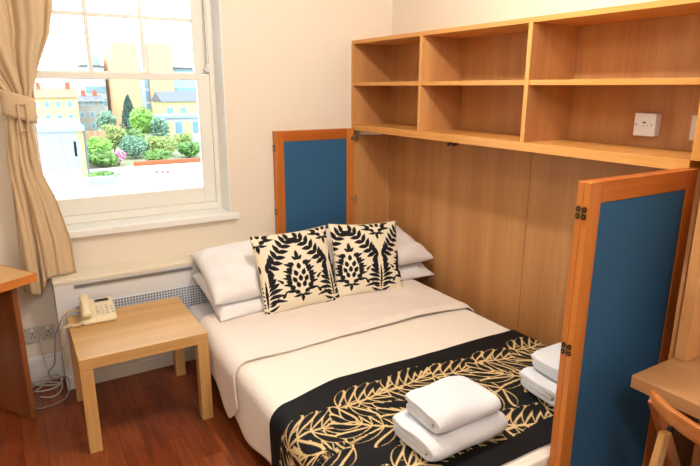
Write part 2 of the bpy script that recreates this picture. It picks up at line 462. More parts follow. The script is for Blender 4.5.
# near end: doors stand out at right angles to the cabinet front
da = leaf(-.566, -.001, -2.2275, -2.248)
db = leaf(-.566, -.001, -2.2060, -2.2265)
for z in (1.214, .780, .25): hinge(da, -.5675, -2.227, z, -1, M['bronze'], M['brass'])
# window end: doors folded back flat against the wall
dc = leaf(-.572, -.006, -.026, -.0465)
dd = leaf(-.572, -.006, -.003, -.0245)
for z in (1.20, .80, .25): hinge(dc, -.5735, -.0255, z, -1, M['bronze'], M['brass'])
def carc_hinge(x, y, z):
    bm = bmesh.new()
    for dx in (-.018, -.002, .016):
        tube(bm, [(x + dx, y, z), (x + dx, y - .010, z)], .011 if dx != -.002 else .006, 12)
    box(bm, x - .026, x + .026, y - .006, y, z - .007, z + .007)
    tube(bm, [(x + .022, y - .004, z - .009), (x + .022, y - .004, z + .009)], .004, 8)
    return obj('cabinet_hinge', bm, M['steel'], cab, world=True)
for z in (1.243, .838, .3): carc_hinge(-.004, -.047, z)

# sockets on the back of the shelves
def wall_socket(name, label, y0, y1, z0, z1, marks):
    t = thing(name, label, 'socket', (XB, (y0 + y1) / 2, z0))
    obj('back_box', B((XB - .034, XB - .0005, y0, y1, z0, z1)), M['plastic_w'], t, world=True, bevel=.003)
    obj('face_plate', B((XB - .042, XB - .034, y0 - .001, y1 + .001, z0 - .001, z1 + .001)), M['plastic_w'], t, world=True, bevel=.003)
    for (a, b, c, d, m) in marks:
        obj('outlet', B((XB - .0435, XB - .0415, y0 + a, y0 + b, z0 + c, z0 + d)), m, t, world=True, bevel=.0008)
    return t
wall_socket('aerial_socket', 'square white aerial socket on the back of the lower shelf, fully in view', -1.925, -1.836, 1.378, 1.468,
            [(.040, .052, .050, .056, M['black']), (.046, .050, .036, .040, M['dark']), (.012, .016, .040, .048, M['dark']), (.078, .082, .040, .048, M['dark']), (.030, .034, .040, .043, M['dark'])])
wall_socket('switch_plate', 'white plate on the shelf back partly behind the cabinet end panel', -2.155, -2.065, 1.376, 1.468,
            [(.060, .068, .040, .050, M['dark']), (.030, .040, .040, .050, M['dark'])])

# double socket on the wall left of the boxing
t = thing('double_socket', 'grey double power socket low on the wall left of the radiator boxing', 'socket', (-1.957, 0, .235))
obj('face_plate', B((-2.03, -1.885, -.010, -.0005, .238, .326)), M['plastic_g'], t, world=True, bevel=.003)
for x in (-1.995, -1.92):
    obj('outlet', B((x - .010, x - .006, -.0115, -.0095, .262, .272), (x + .006, x + .010, -.0115, -.0095, .262, .272), (x - .003, x + .003, -.0115, -.0095, .282, .292)), M['black'], t, world=True)
    obj('switch', B((x - .006, x + .006, -.013, -.0095, .300, .316)), M['plastic_w'], t, world=True, bevel=.001)

# ------------------------------------------------------------------ square side table
TX0, TX1, TY0, TY1 = -1.838, -1.284, -.823, -.279
tb = thing('side_table', 'small square birch side table with thick legs beside the bed', 'table', ((TX0 + TX1) / 2, (TY0 + TY1) / 2, 0))
obj('tabletop', B((TX0, TX1, TY0, TY1, .40, .45)), M['beech_x'], tb, world=True, bevel=.0015)
for x in (TX0, TX1 - .052):
    for y in (TY0, TY1 - .052):
        obj('leg', B((x, x + .052, y, y + .052, 0, .3995)), M['beech_v'], tb, world=True, bevel=.0015)

# telephone on the table
ph = thing('telephone', 'ivory corded desk telephone on the side table', 'telephone', (-1.698, -.350, .4505), rz=-.04)
def wedge(x0, x1, y0, y1, zf, zb, z0=0.0):
    bm = bmesh.new(); vs = box(bm, x0, x1, y0, y1, z0, 1)
    for v in bm.verts:
        if v.co.z > .5: v.co.z = lerp(zf, zb, (v.co.y - y0) / (y1 - y0))
    return bm
bm = wedge(-.078, .080, -.105, .105, .022, .062)
obj('phone_body', bm, M['phone'], ph, bevel=.016)
sl = math.atan2(.040, .21)
def onph(bm):   # lay on sloping face
    bm.transform(Matrix.Translation((0, -.105, .022)) @ Matrix.Rotation(sl, 4, 'X')); return bm
hs = bmesh.new()
def hf(u, v):
    yy = lerp(.0, .205, u); a = 2 * PI * v
    w = .021 + .007 * (abs(u - .5) * 2) ** 3; h = .012 + .005 * (abs(u - .5) * 2) ** 3
    zc = .026 + .012 * (1 - (2 * u - 1) ** 2)
    e = max(0.0, 1 - (abs(u - .5) * 2) ** 14) ** .5
    return Vector((-.052 + w * math.cos(a) * e, yy, zc + h * math.sin(a) * e))
grid(hs, hf, 28, 20)
bmesh.ops.remove_doubles(hs, verts=hs.verts, dist=1e-5)
obj('handset', onph(hs), M['phone'], ph, smooth=True)
obj('display', onph(B((-.005, .06, .165, .190, -.002, .004))), M['lcd'], ph, bevel=.001)
obj('display_bezel', onph(B((-.012, .067, .158, .197, -.002, .002))), M['phone_key'], ph, bevel=.001)
for r in range(4):
    for c in range(3):
        obj('key', onph(B((-.008 + c * .022, .008 + c * .022, .045 + r * .024, .060 + r * .024, -.001, .005))), M['phone_key'], ph, bevel=.0015)
for r in range(3):
    obj('key', onph(B((.060, .074, .050 + r * .026, .062 + r * .026, -.001, .004))), M['plastic_g'], ph, bevel=.0015)
# coiled handset cord and flat leads
pts = bez([(-1.772, -.43, .470), (-1.80, -.45, .462), (-1.84, -.44, .463), (-1.862, -.43, .44), (-1.868, -.42, .36), (-1.862, -.40, .28), (-1.860, -.33, .22), (-1.862, -.27, .30), (-1.866, -.26, .40), (-1.84, -.262, .47), (-1.80, -.272, .475), (-1.763, -.29, .475)], 30)
L_ = 0; coil = []
for i, p in enumerate(pts):
    if i: L_ += (p - pts[i - 1]).length
    dr = (pts[min(i + 1, len(pts) - 1)] - pts[max(i - 1, 0)]).normalized()
    a = dr.cross(Vector((.3, .8, .5))).normalized(); b = dr.cross(a)
    ph_ = L_ * 2 * PI / .0085
    coil.append((p, a, b))
fine = []
N_ = len(pts) * 5
for k in range(N_):
    f = k / (N_ - 1) * (len(pts) - 1); i = min(int(f), len(pts) - 2); w = f - i
    p = pts[i].lerp(pts[i + 1], w); a, b = coil[i][1], coil[i][2]
    an = f * .9 * 1.5
    fine.append(p + a * .0065 * math.cos(an) + b * .0065 * math.sin(an))
o = obj('handset_cord', tube(bmesh.new(), fine, .0022, 5), M['cord_i'], smooth=True)
tag(o, 'coiled ivory telephone cord hanging off the left side of the side table', 'cord')
o = obj('telephone_lead', tube(bmesh.new(), bez([(-1.762, -.25, .475), (-1.83, -.262, .468), (-1.89, -.24, .36), (-1.905, -.20, .25), (-1.915, -.12, .14), (-1.945, -.09, .09), (-1.93, -.13, .06), (-1.87, -.20, .09), (-1.862, -.215, .035), (-1.885, -.26, .006), (-1.93, -.30, .006), (-2.01, -.31, .006), (-2.04, -.26, .006)], 10), .0035, 6), M['cord_g'], smooth=True)
tag(o, 'grey telephone lead looping down from the table to the floor', 'cord')
o = obj('power_lead', tube(bmesh.new(), bez([(-1.96, -.020, .268), (-1.962, -.03, .20), (-1.955, -.025, .12), (-1.95, -.04, .05), (-1.99, -.08, .008), (-2.02, -.12, .008), (-1.95, -.14, .010), (-1.90, -.11, .012), (-1.93, -.07, .014), (-2.0, -.05, .016), (-2.06, -.09, .010)], 10), .004, 6), M['cord_w'], smooth=True)
tag(o, 'white power lead running from the double socket to the floor', 'cord')
o = obj('spare_lead', tube(bmesh.new(), bez([(-2.06, -.04, .030), (-1.98, -.06, .034), (-1.91, -.06, .036), (-1.886, -.09, .032), (-1.91, -.14, .03), (-1.97, -.12, .03), (-2.02, -.08, .035), (-1.95, -.045, .045), (-1.90, -.05, .04), (-1.895, -.15, .01), (-1.94, -.22, .006), (-2.0, -.19, .006)], 10), .004, 6), M['cord_w'], smooth=True)
tag(o, 'pale tangled lead coiled on the floor against the skirting', 'cord')

# ------------------------------------------------------------------ corner desk at the left, turned to the room
ax = math.atan2(.53, .85)      # local -x runs along the long side
ld = thing('corner_desk', 'wooden desk corner with pale top and orange edge in front of the curtain', 'desk', (-1.941, -.417, 0), rz=ax)
# local frame: x axis = -v, y axis = u
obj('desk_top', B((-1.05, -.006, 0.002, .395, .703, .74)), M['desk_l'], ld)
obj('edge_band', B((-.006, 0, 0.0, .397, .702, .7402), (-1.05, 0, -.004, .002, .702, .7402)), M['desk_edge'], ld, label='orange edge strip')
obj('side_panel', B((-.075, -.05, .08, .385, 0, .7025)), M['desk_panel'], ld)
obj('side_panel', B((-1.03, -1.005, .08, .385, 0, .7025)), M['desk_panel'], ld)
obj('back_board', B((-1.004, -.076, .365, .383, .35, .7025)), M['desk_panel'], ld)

# ------------------------------------------------------------------ desk at the right
rd = thing('writing_desk', 'thick pale wooden writing desk fixed beyond the cabinet end', 'desk', (-.1, -2.9, 0))
obj('desk_top', B((-.470, .312, -3.55, -2.388, .700, .740)), M['desk_top'], rd, world=True, bevel=.002)
obj('side_panel', B((-.05, .312, -2.43, -2.405, 0, .6995)), M['oak_v'], rd, world=True)
obj('side_panel', B((-.05, .312, -3.53, -3.505, 0, .6995)), M['oak_v'], rd, world=True)
obj('upright_board', B((-.252, .312, -2.428, -2.389, .7405, 1.86)), M['oak_v'], rd, world=True, bevel=.002)
obj('back_board', B((.28, .30, -3.504, -2.431, .3, .6995)), M['oak_v'], rd, world=True)

# folding chair (faces +x, towards the writing desk)
ch = thing('folding_chair', 'wooden folding chair with a curved top rail in front of the writing desk', 'chair', (-.42, -2.735, 0))
bm = bmesh.new()
def railf(u, v):
    y = lerp(-2.96, -2.510, u)
    bow = -.088 * (1 - (2 * u - 1) ** 2)
    a = 2 * PI * v
    hx, hz = .0100, .0205
    c, s = math.cos(a), math.sin(a)
    e = .5
    px = hx * math.copysign(abs(c) ** e, c); pz = hz * math.copysign(abs(s) ** e, s)
    cr = 1 + .25 * (1 - (2 * u - 1) ** 2)
    return Vector((-.576 + bow + px - pz * .18, y, .765 + pz * cr + .006 * (1 - (2 * u - 1) ** 2)))
vs = grid(bm, railf, 28, 24)
bmesh.ops.remove_doubles(bm, verts=bm.verts, dist=1e-6)
bmesh.ops.holes_fill(bm, edges=[e for e in bm.edges if e.is_boundary], sides=0)
obj('top_rail', bm, M['chairwood'], ch, world=True, smooth=True)
def bar(p, q, w, t, side=(0, 1, 0)):
    """flat bar p->q, w wide across, t thick along side"""
    p, q = Vector(p), Vector(q); d = (q - p).normalized(); s = Vector(side); n = d.cross(s).normalized()
    bm = bmesh.new(); vs = []
    for c in (p, q):
        for a, b in ((-1, -1), (1, -1), (1, 1), (-1, 1)):
            vs.append(bm.verts.new(c + n * a * w / 2 + s * b * t / 2))
    for f in [(3, 2, 1, 0), (4, 5, 6, 7), (0, 1, 5, 4), (1, 2, 6, 5), (2, 3, 7, 6), (3, 0, 4, 7)]: bm.faces.new([vs[i] for i in f])
    return bm
for y in (-2.520, -2.950):
    obj('back_leg', bar((-.580, y, .765), (-.12, y, .0), .036, .020), M['chairwood_v'], ch, world=True, bevel=.004)
for y in (-2.545, -2.925):
    obj('front_leg', bar((-.545, y, .665), (-.70, y, .0), .036, .020), M['chairwood_l'], ch, world=True, bevel=.004)
obj('seat', B((-.56, -.17, -2.912, -2.558, .462, .477)), M['chairwood'], ch, world=True, bevel=.004)
bm = bmesh.new()
def padf(u, v):
    x = lerp(-1, 1, u); y = lerp(-1, 1, v); h = .028 * max(0, (1 - abs(x) ** 6) * (1 - abs(y) ** 6)) ** .5
    return Vector((-.365 + .195 * x, -2.735 + .185 * y, .4785 + h))
grid(bm, padf, 24, 24); obj('seat_pad', bm, M['seatpad'], ch, world=True, smooth=True, label='pale blue-grey seat pad')
obj('stretcher', tube(bmesh.new(), [(-.28, -2.51, .27), (-.28, -2.96, .27)], .008, 10), M['chairwood_l'], ch, world=True)
obj('stretcher', tube(bmesh.new(), [(-.655, -2.555, .19), (-.655, -2.915, .19)], .008, 10), M['chairwood_l'], ch, world=True)
bm = bmesh.new()
for y in (-2.533, -2.937):
    box(bm, -.545, -.50, y - .003, y + .003, .60, .66)
obj('bracket', bar((-.495, -2.535, .655), (-.54, -2.535, .59), .028, .008), M['black'], ch, world=True)
bm.free()

# ------------------------------------------------------------------ bed
MT = .362                       # mattress top
bed = thing('bed', 'low double bed with white mattress folded out from the cabinet recess', 'bed', (-.56, -1.2, 0))
def rbox(x0, x1, y0, y1, z0, z1, r, seg=4):
    bm = B((x0, x1, y0, y1, z0, z1)); bmesh.ops.bevel(bm, geom=list(bm.edges), offset=r, segments=seg, affect='EDGES', profile=.5); return bm
obj('bed_base', rbox(-1.20, .09, -2.16, -.22, .09, .195, .01), M['base'], bed, world=True)
obj('mattress', rbox(-1.225, .105, -2.172, -.19, .196, MT, .045), M['mattress'], bed, world=True, smooth=True)
for x in (-1.15, .04):
    for y in (-2.1, -.3):
        obj('leg', tube(bmesh.new(), [(x, y, 0), (x, y, .0895)], .022, 12), M['black'], bed, world=True)

XLb, XRb, R_ = -1.238, .118, .055
def bedpt(t, y, off=0.0, wr=1.0, hang=None, flare=.22, folds=.018, seed=0.0, z0=.370):
    """t: arc distance from the left top shoulder (negative = hanging on the left); returns a point"""
    top = (XRb - R_) - (XLb + R_)
    arc = R_ * PI / 2
    if t < 0:
        s = -t
        if s < arc:
            a = s / R_; c = Vector((XLb + R_, 0, z0 - R_))
            p = c + Vector((-math.sin(a), 0, math.cos(a))) * (R_ + off)
        else:
            d = s - arc
            f = math.sin(y * 19 + seed) * .6 + math.sin(y * 11 + 1.7 + seed) * .6
            p = Vector((XLb - off - flare * d * .45 - folds * sst(0, .2, d) * f * 1.0, 0, z0 - R_ - d))
    elif t > top:
        s = t - top
        if s < arc:
            a = s / R_; c = Vector((XRb - R_, 0, z0 - R_))
            p = c + Vector((math.sin(a), 0, math.cos(a))) * (R_ + off)
        else:
            d = s - arc
            p = Vector((XRb + off + .05 * d, 0, z0 - R_ - d))
    else:
        x = XLb + R_ + t
        e = sst(0, .15, t) * sst(0, .15, top - t)
        b = (noise.noise(Vector((x * 2.6, y * 2.6, 3.1))) * .009 + noise.noise(Vector((x * 7, y * 5, 9.1))) * .0035) * e * wr
        p = Vector((x, 0, z0 + off + max(b, -.008)))
    p.y = y
    return p
TOP = (XRb - R_) - (XLb + R_)

def cloth(name, F, nu, nv, mat, thick, **k):
    bm = bmesh.new(); grid(bm, F, nu, nv)
    o = obj(name, bm, mat, None, smooth=True, **k)
    s = o.modifiers.new('thick', 'SOLIDIFY'); s.thickness = thick; s.offset = -1
    return o
# make sure solidify grows inward: handled by normals facing out (checked below)

def orient(o, up=True):
    me = o.data
    # flip if the average normal of top-ish faces points down
    sm = sum(p.normal.z * p.area for p in me.polygons)
    if (sm < 0) == up: me.flip_normals()

# bedspread: left hem about 10 cm off the floor
YH, YF = -.98, -2.192
def spreadF(u, v):
    leftlen = .265 + .02 * math.sin(v * 9)
    t = lerp(-leftlen - .02, TOP + .16, u)
    y = lerp(YH, YF, min(v / .93, 1))
    p = bedpt(t, y, .010, flare=.05 * sst(-1.0, -1.5, y) + .02, folds=.010)
    if t < -.09:
        # head-side corner of the hanging part swings in a little
        p.y = y
    if v > .93:
        d = (v - .93) / .07 * .22
        p.y = YF - .002; p.z = min(p.z, .38 - d)
    elif y < YF + .04:
        q = (YF + .04 - y) / .04
        p.z -= .02 * q * q if t >= 0 else 0
    return p
o = cloth('bedspread', spreadF, 150, 150, M['spread'], .006); orient(o)
tag(o, 'cream waffle-textured bedspread covering the lower part of the bed', 'bedspread')

# smooth duvet top turned down, hanging to a point on the left side
YD0, YD1 = -.50, -1.075
def duvetF(u, v):
    lr = .12
    hangL = interp([(0, .19), (.15, .20), (.45, .24), (.74, .305), (.78, .305), (1, .215)], v)
    t = lerp(-hangL, TOP + .13, u)
    y = lerp(YD0, YD1, v)
    if t < 0:
        s = -t
        y -= .035 * sst(0, .25, s) * (v) * 1.2
        y -= .17 * (1 - v) * sst(.0, .2, s)
    edge = sst(0, .12, 1 - v) * .35 + .65
    if t > TOP - .3: y -= .03 * (t - TOP + .3) / .3 * v
    p = bedpt(t, y, .016 + .018 * edge * sst(-.30, .1, t), flare=.16, folds=.014, seed=.6)
    if t > 0:
        # soft puffs and long creases running from head to foot side
        e = sst(0, .2, t) * sst(0, .2, TOP - t)
        p.z += e * (.006 * math.sin(p.x * 5 + p.y * 9) * .6 + .006 * noise.noise(Vector((p.x * 4, p.y * 11, 0))))
        p.z += .006 * math.exp(-((v - .93) / .035) ** 2)
    return p
o = cloth('duvet', duvetF, 170, 70, M['duvet'], .008); orient(o)
tag(o, 'smooth cream duvet turned down below the cushions', 'duvet')

# --- print rasteriser (fabric prints are colours of the cloth itself)
class Raster:
    def __init__(s, w, h, nx, ny, bg):
        s.nx, s.ny = nx, ny
        s.X, s.Y = np.meshgrid(np.linspace(0, w, nx), np.linspace(0, h, ny), indexing='ij')
        s.img = np.zeros((nx, ny, 3)); s.img[:] = bg; s.w, s.h = w, h
    def leaf(s, x, y, ang, L, W, col, bend=0., tip=.5, grow=0., ex=.8):
        r = L * 1.15 + grow
        i0 = max(0, int((x - r) / s.w * (s.nx - 1))); i1 = min(s.nx, int((x + r) / s.w * (s.nx - 1)) + 2)
        j0 = max(0, int((y - r) / s.h * (s.ny - 1))); j1 = min(s.ny, int((y + r) / s.h * (s.ny - 1)) + 2)
        if i0 >= i1 or j0 >= j1: return
        X = s.X[i0:i1, j0:j1] - x; Y = s.Y[i0:i1, j0:j1] - y
        c, n = math.cos(ang), math.sin(ang)
        a = X * c + Y * n; b = -X * n + Y * c
        tt = np.clip((a + grow) / (L + 2 * grow), 0, 1)
        b = b - bend * (a / L) ** 2 * L
        hw = (W / 2 + grow) * np.clip(np.sin(PI * tt ** tip), 0, 1) ** ex
        m = (np.abs(b) < hw) & (a > -grow) & (a < L + grow)
        s.img[i0:i1, j0:j1][m] = col

CREAM = np.array(srgb(238, 228, 204)[:3]); INK = np.array(srgb(16, 18, 26)[:3]); GOLD = np.array(srgb(214, 186, 134)[:3]); BLK = np.array(srgb(10, 10, 13)[:3])

def damask(n, xA, yA):
    r = Raster(1, 1, n, n, CREAM)
    Pw, Hh = .86, .68
    O_ = dict(tip=.85)
    for row in range(-2, 3):
        y0 = yA + row * Hh
        for col in range(-2, 3):
            x0 = xA + col * Pw + (Pw / 2 if row % 2 else 0)
            # medallion: a bud of stacked petals, pointed above and below
            for k, (dy, half) in enumerate([(-.21, .035), (-.145, .085), (-.075, .115), (0, .115), (.075, .09), (.14, .06)]):
                m = (2, 4, 5, 4, 3, 2)[k]
                for q in range(m):
                    f = (q / (m - 1) * 2 - 1) if m > 1 else 0
                    r.leaf(x0 + f * half, y0 + dy - .015 * abs(f), PI / 2 - f * .75, .082, .056, INK, bend=-.2 * f, **O_)
            for s_ in (-1, 1):
                for q in range(5):
                    r.leaf(x0 + s_ * (.085 + .035 * (1 - abs(q - 1.5) / 2.5)), y0 - .20 + q * .075, PI / 2 - s_ * (.85 - .1 * q), .105, .048, INK, bend=s_ * -.6, **O_)
                r.leaf(x0 + s_ * .012, y0 - .23, -PI / 2 + s_ * .9, .10, .042, INK, bend=s_ * .5, **O_)
                r.leaf(x0 + s_ * .03, y0 - .20, -PI / 2 + s_ * 1.5, .12, .042, INK, bend=s_ * .6, **O_)
                r.leaf(x0 + s_ * .012, y0 + .19, PI / 2 - s_ * .75, .08, .036, INK, **O_)
            r.leaf(x0, y0 + .19, PI / 2, .13, .055, INK, **O_); r.leaf(x0, y0 - .23, -PI / 2, .11, .046, INK, **O_)
            if row % 2: continue
            # garland: leaves in pairs along an arch over the medallion
            N = 18
            g = lambda xx: y0 + .31 + .19 * math.cos(2 * PI * (xx - x0) / Pw)
            for q in range(N):
                f = (q + .5) / N; x = x0 - Pw / 2 + f * Pw
                if abs(x - x0) < .03: continue
                tan = math.atan2(g(x + .01) - g(x - .01), .02)
                tn = tan if x < x0 else tan + PI
                r.leaf(x, g(x), tn + .62, .125, .060, INK, bend=.3, **O_); r.leaf(x, g(x), tn - .62, .125, .060, INK, bend=-.3, **O_)
                r.leaf(x, g(x), tn, .045, 0.014, INK, **O_)
            # small flower at the crown of the arch
            for q in range(3, 2): r.leaf(x0, g(x0) - .03, PI / 2 + (q - 2) * .62, .085, 0.050, INK, bend=(q - 2) * .12, **O_)
            # scrolling acanthus under each trough
            xs = x0 + Pw / 2; yb = y0 - .27
            for s_ in (-1, 1):
                for q in range(7):
                    f = q / 6
                    r.leaf(xs + s_ * (.010 + .030 * f), yb - .02 + f * .30, PI / 2 - s_ * (.95 - .45 * f), .19 - .07 * f, .058, INK, bend=s_ * (-.75 + .9 * f), tip=1.2)
                for q in range(3):
                    r.leaf(xs + s_ * .01, yb - .04 - q * .05, PI / 2 - s_ * (1.6 + .3 * q), .13 - .02 * q, .05, INK, bend=s_ * .7, tip=1.2)
                r.leaf(xs + s_ * .19, yb + .02, PI / 2 - s_ * .2, .10, .04, INK, bend=s_ * -.5); r.leaf(xs + s_ * .21, yb + .20, PI / 2 + s_ * .5, .09, .035, INK, bend=s_ * .4)
            r.leaf(xs, yb - .08, PI / 2, .36, 0.031, INK, tip=1)
    return r.img

def set_print(me, cols):
    at = me.color_attributes.new('print', 'FLOAT_COLOR', 'POINT')
    buf = np.ones((len(me.vertices), 4), dtype=np.float32); buf[:, :3] = cols
    at.data.foreach_set('color', buf.ravel())

def pillow_pt(u, v, w, h, T, side, pinch=.065, pw=2.2, sag=0, seed=0, wrk=.004):
    """u,v in -1..1"""
    e = max(0, (1 - abs(u) ** pw)) ** .5 * max(0, (1 - abs(v) ** pw)) ** .5
    # concave sides between the corners
    x = w / 2 * u * (1 - pinch * (1 - v * v) * abs(u) ** 3)
    y = h / 2 * v * (1 - pinch * (1 - u * u) * abs(v) ** 3)
    z = side * T / 2 * e
    n_ = noise.noise(Vector((x * 9 + seed, y * 9, side * 2.0 + seed))) * wrk * e
    # creases fanning from the corners
    k = math.sin((u * v) * 14 + seed) * wrk * .6 * e * (abs(u * v)) ** .5
    return Vector((x, y, z + n_ + k))

def cushion(label, n, xA, yA, loc, rot, w=.46, h=.45, T=.13):
    t = thing('throw_cushion', label, 'cushion', loc, rot=rot, group=None)
    img = damask(n, xA, yA)
    bm = bmesh.new()
    grid(bm, lambda a, b: pillow_pt(a * 2 - 1, b * 2 - 1, w, h, T, 1, seed=xA * 9), n - 1, n - 1)
    me_o = obj('cushion_front', bm, M['print'], t, smooth=True)
    set_print(me_o.data, img.reshape(-1, 3))
    m = 40
    bm = bmesh.new(); grid(bm, lambda a, b: pillow_pt(a * 2 - 1, b * 2 - 1, w, h, T, -1, seed=xA * 9), m, m)
    obj('cushion_back', bm, M['damask_back'], t, smooth=True)
    # corded seam
    ring = [(-1 + 2 * k / 20, -1) for k in range(20)] + [(1, -1 + 2 * k / 20) for k in range(20)] + [(1 - 2 * k / 20, 1) for k in range(20)] + [(-1, 1 - 2 * k / 20) for k in range(21)]
    obj('seam', tube(bmesh.new(), [pillow_pt(a, b, w, h, T, 0, wrk=0) for a, b in ring], .0028, 6, caps=False), M['damask_back'], t, smooth=True)
    return t
# local: x right, y up, z towards the room
cushion('left one of two black and cream damask cushions, overlapping the other', 200, .47, .42, (-.700, -.575, .592), (math.radians(67), 0, math.radians(1.5)), w=.47, h=.44)
cushion('right one of two black and cream damask cushions, tucked behind its neighbour', 200, .20, .40, (-.245, -.585, .588), (math.radians(68), math.radians(3), math.radians(-7)), w=.445, h=.43)

def bed_pillow(label, loc, rot, w=.72, h=.46, T=.17, seed=0.):
    bm = bmesh.new()
    n = 60
    A = grid(bm, lambda a, b: pillow_pt(a * 2 - 1, b * 2 - 1, w, h, T, 1, pinch=.045, pw=3.4, seed=seed, wrk=.018), n, n)
    Bq = grid(bm, lambda a, b: pillow_pt(a * 2 - 1, b * 2 - 1, w, h, T * .85, -1, pinch=.045, pw=3.4, seed=seed, wrk=.010), n, n)
    bmesh.ops.remove_doubles(bm, verts=bm.verts, dist=1e-5)
    o = obj('bed_pillow', bm, M['sheet'], None, smooth=True)
    o.location = loc; o.rotation_euler = [math.radians(a) for a in rot]
    tag(o, label, 'pillow', 'white bed pillows at the head'); return o
bed_pillow('lower left white pillow in the pair nearest the side table', (-.815, -.405, .462), (17, 0, 2), seed=1.3, T=.175)
bed_pillow('upper left white pillow in the pair nearest the side table', (-.815, -.390, .582), (20, -3, -2), seed=4.1, T=.18)
bed_pillow('lower right white pillow against the oak recess', (-.095, -.395, .455), (15, 0, 0), seed=7.7, T=.15)
bed_pillow('upper right white pillow against the oak recess', (-.100, -.390, .590), (15, 3, 2), seed=2.2, T=.165)

# the pillows give way where the cushions lean on them, where they lie on each other and on the bed
bpy.context.view_layer.update()
CUSH = [o for o in bpy.data.objects if o.name.startswith('throw_cushion') and o.type == 'EMPTY']
PIL = [o for o in bpy.data.objects if o.name.startswith('bed_pillow')]
SZ = {'throw_cushion': (.47, .44), 'throw_cushion.001': (.445, .43)}
def squash(o, lower):
    m = rootmat(o); inv = m.inverted()
    mate = min((q for q in PIL if q is not o), key=lambda q: abs(q.location.x - o.location.x))
    mid = (o.location + mate.location) / 2
    nr = Vector((0, -math.sin(math.radians(18)), math.cos(math.radians(18))))
    for v in o.data.vertices:
        p = m @ v.co
        d = (p - mid).dot(nr)
        if lower and d > -.002: p -= nr * (d + .002)
        if not lower and d < .002: p += nr * (.002 - d)
        for c in CUSH:
            cm = rootmat(c); q = cm.inverted() @ p; w, h = SZ[c.name]
            a, b = abs(q.x) / (w / 2), abs(q.y) / (h / 2)
            if a < 1.12 and b < 1.12:
                e = max(0, 1 - min(a, 1) ** 2.2) ** .5 * max(0, 1 - min(b, 1) ** 2.2) ** .5
                lim = -.065 * e - .012
                k = 1 - sst(1.0, 1.12, max(a, b))
                if q.z > lim and q.z < .3: q.z = lerp(q.z, lim, k); p = cm @ q
        p.z = max(p.z, .366 if p.y > -.46 else lerp(.366, .408, sst(-.46, -.50, p.y) if False else min(1, (-.46 - p.y) / .04)))
        p.x = min(p.x, .294)
        v.co = inv @ p
for o_ in PIL:
    mates = [q for q in PIL if abs(q.location.x - o_.location.x) < .2]
    squash(o_, o_.location.z == min(q.location.z for q in mates))

# --- bed runner with plume print
RY0, RY1 = -1.425, -2.162
def runnerF(t, yy, off=.0195):
    wav = .012 * math.sin(t * 3.1 + .6) * (1 if yy > -1.8 else .4)
    if t > TOP - .25: wav -= .02 * (t - TOP + .25)
    wav -= .055 * (1 - sst(-.05, .28, t)) * (1 if yy > -1.8 else .3)
    p = bedpt(t, yy + wav, off, flare=.05 * sst(-1.0, -1.5, yy) + .02, folds=.010)
    return p
RT0, RT1 = -.255, TOP + .12
nU, nV = 680, 310
RW, RH = RT1 - RT0, abs(RY1 - RY0)
ras = Raster(RW, RH, nU + 1, nV + 1, BLK)
rr = random.Random(5)
def plume(x, y, ang, L, n, curl, leafL, sides=(-1, 1)):
    """a feather: spine that curls, plump leaves fanning on both sides over a gold ground"""
    px, py, a = x, y, ang
    st = L / n; sp = []
    for k in range(n):
        sp.append((px, py, a)); px += math.cos(a) * st; py += math.sin(a) * st; a += curl / n
    jobs = []
    for k, (qx, qy, qa) in reversed(list(enumerate(sp))):
        f = k / (n - 1)
        l = leafL * (.62 + .55 * math.sin(PI * (.15 + .75 * f)))
        for s_ in sides: jobs.append((qx, qy, qa + s_ * (1.45 - .95 * f), l, -s_ * .34))
    jobs.append((px, py, a, leafL * .7, 0))
    for (qx, qy, an, l, bd) in jobs: ras.leaf(qx, qy, an, l, .036, GOLD, bend=bd, tip=1.6, grow=.0038, ex=.6)
    for (qx, qy, an, l, bd) in jobs: ras.leaf(qx + math.cos(an) * .013, qy + math.sin(an) * .013, an, l - .014, .030, BLK, bend=bd, tip=1.6, ex=.6)
    for k, (qx, qy, qa) in enumerate(sp[:-1]):
        ras.leaf(qx, qy, qa, st * 1.8, .011 * (1 - .4 * k / n), GOLD, tip=1)
m0, m1 = .075, RH - .085
for k in range(8):
    X_ = k * .235 - .10
    plume(X_ + .02, m0 + .50, .55 + .15 * math.sin(k * 2.1), .27, 6, -1.3, .135)
    plume(X_ + .20, m0 + .33, 3.3 + .3 * math.sin(k * 1.3), .25, 6, 1.1, .13)
    plume(X_ + .04, m0 + .10, .35 + .2 * math.sin(k * 1.7), .26, 6, -.9, .12)
# plain black borders along both long edges
J = ras.Y
ras.img[(J < .085 + .012 * np.sin(ras.X * 21)) | (J > RH - .095 + .012 * np.sin(ras.X * 17))] = BLK
bm = bmesh.new()
grid(bm, lambda a, b: runnerF(lerp(RT0, RT1, a), lerp(RY0, RY1, b)), nU, nV)
run = obj('bed_runner', bm, M['print'], None, smooth=True)
set_print(run.data, ras.img.reshape(-1, 3)); orient(run)
s = run.modifiers.new('thick', 'SOLIDIFY'); s.thickness = .004; s.offset = -1
tag(run, 'black bed runner printed with gold plume leaves across the foot of the bed', 'bed runner')

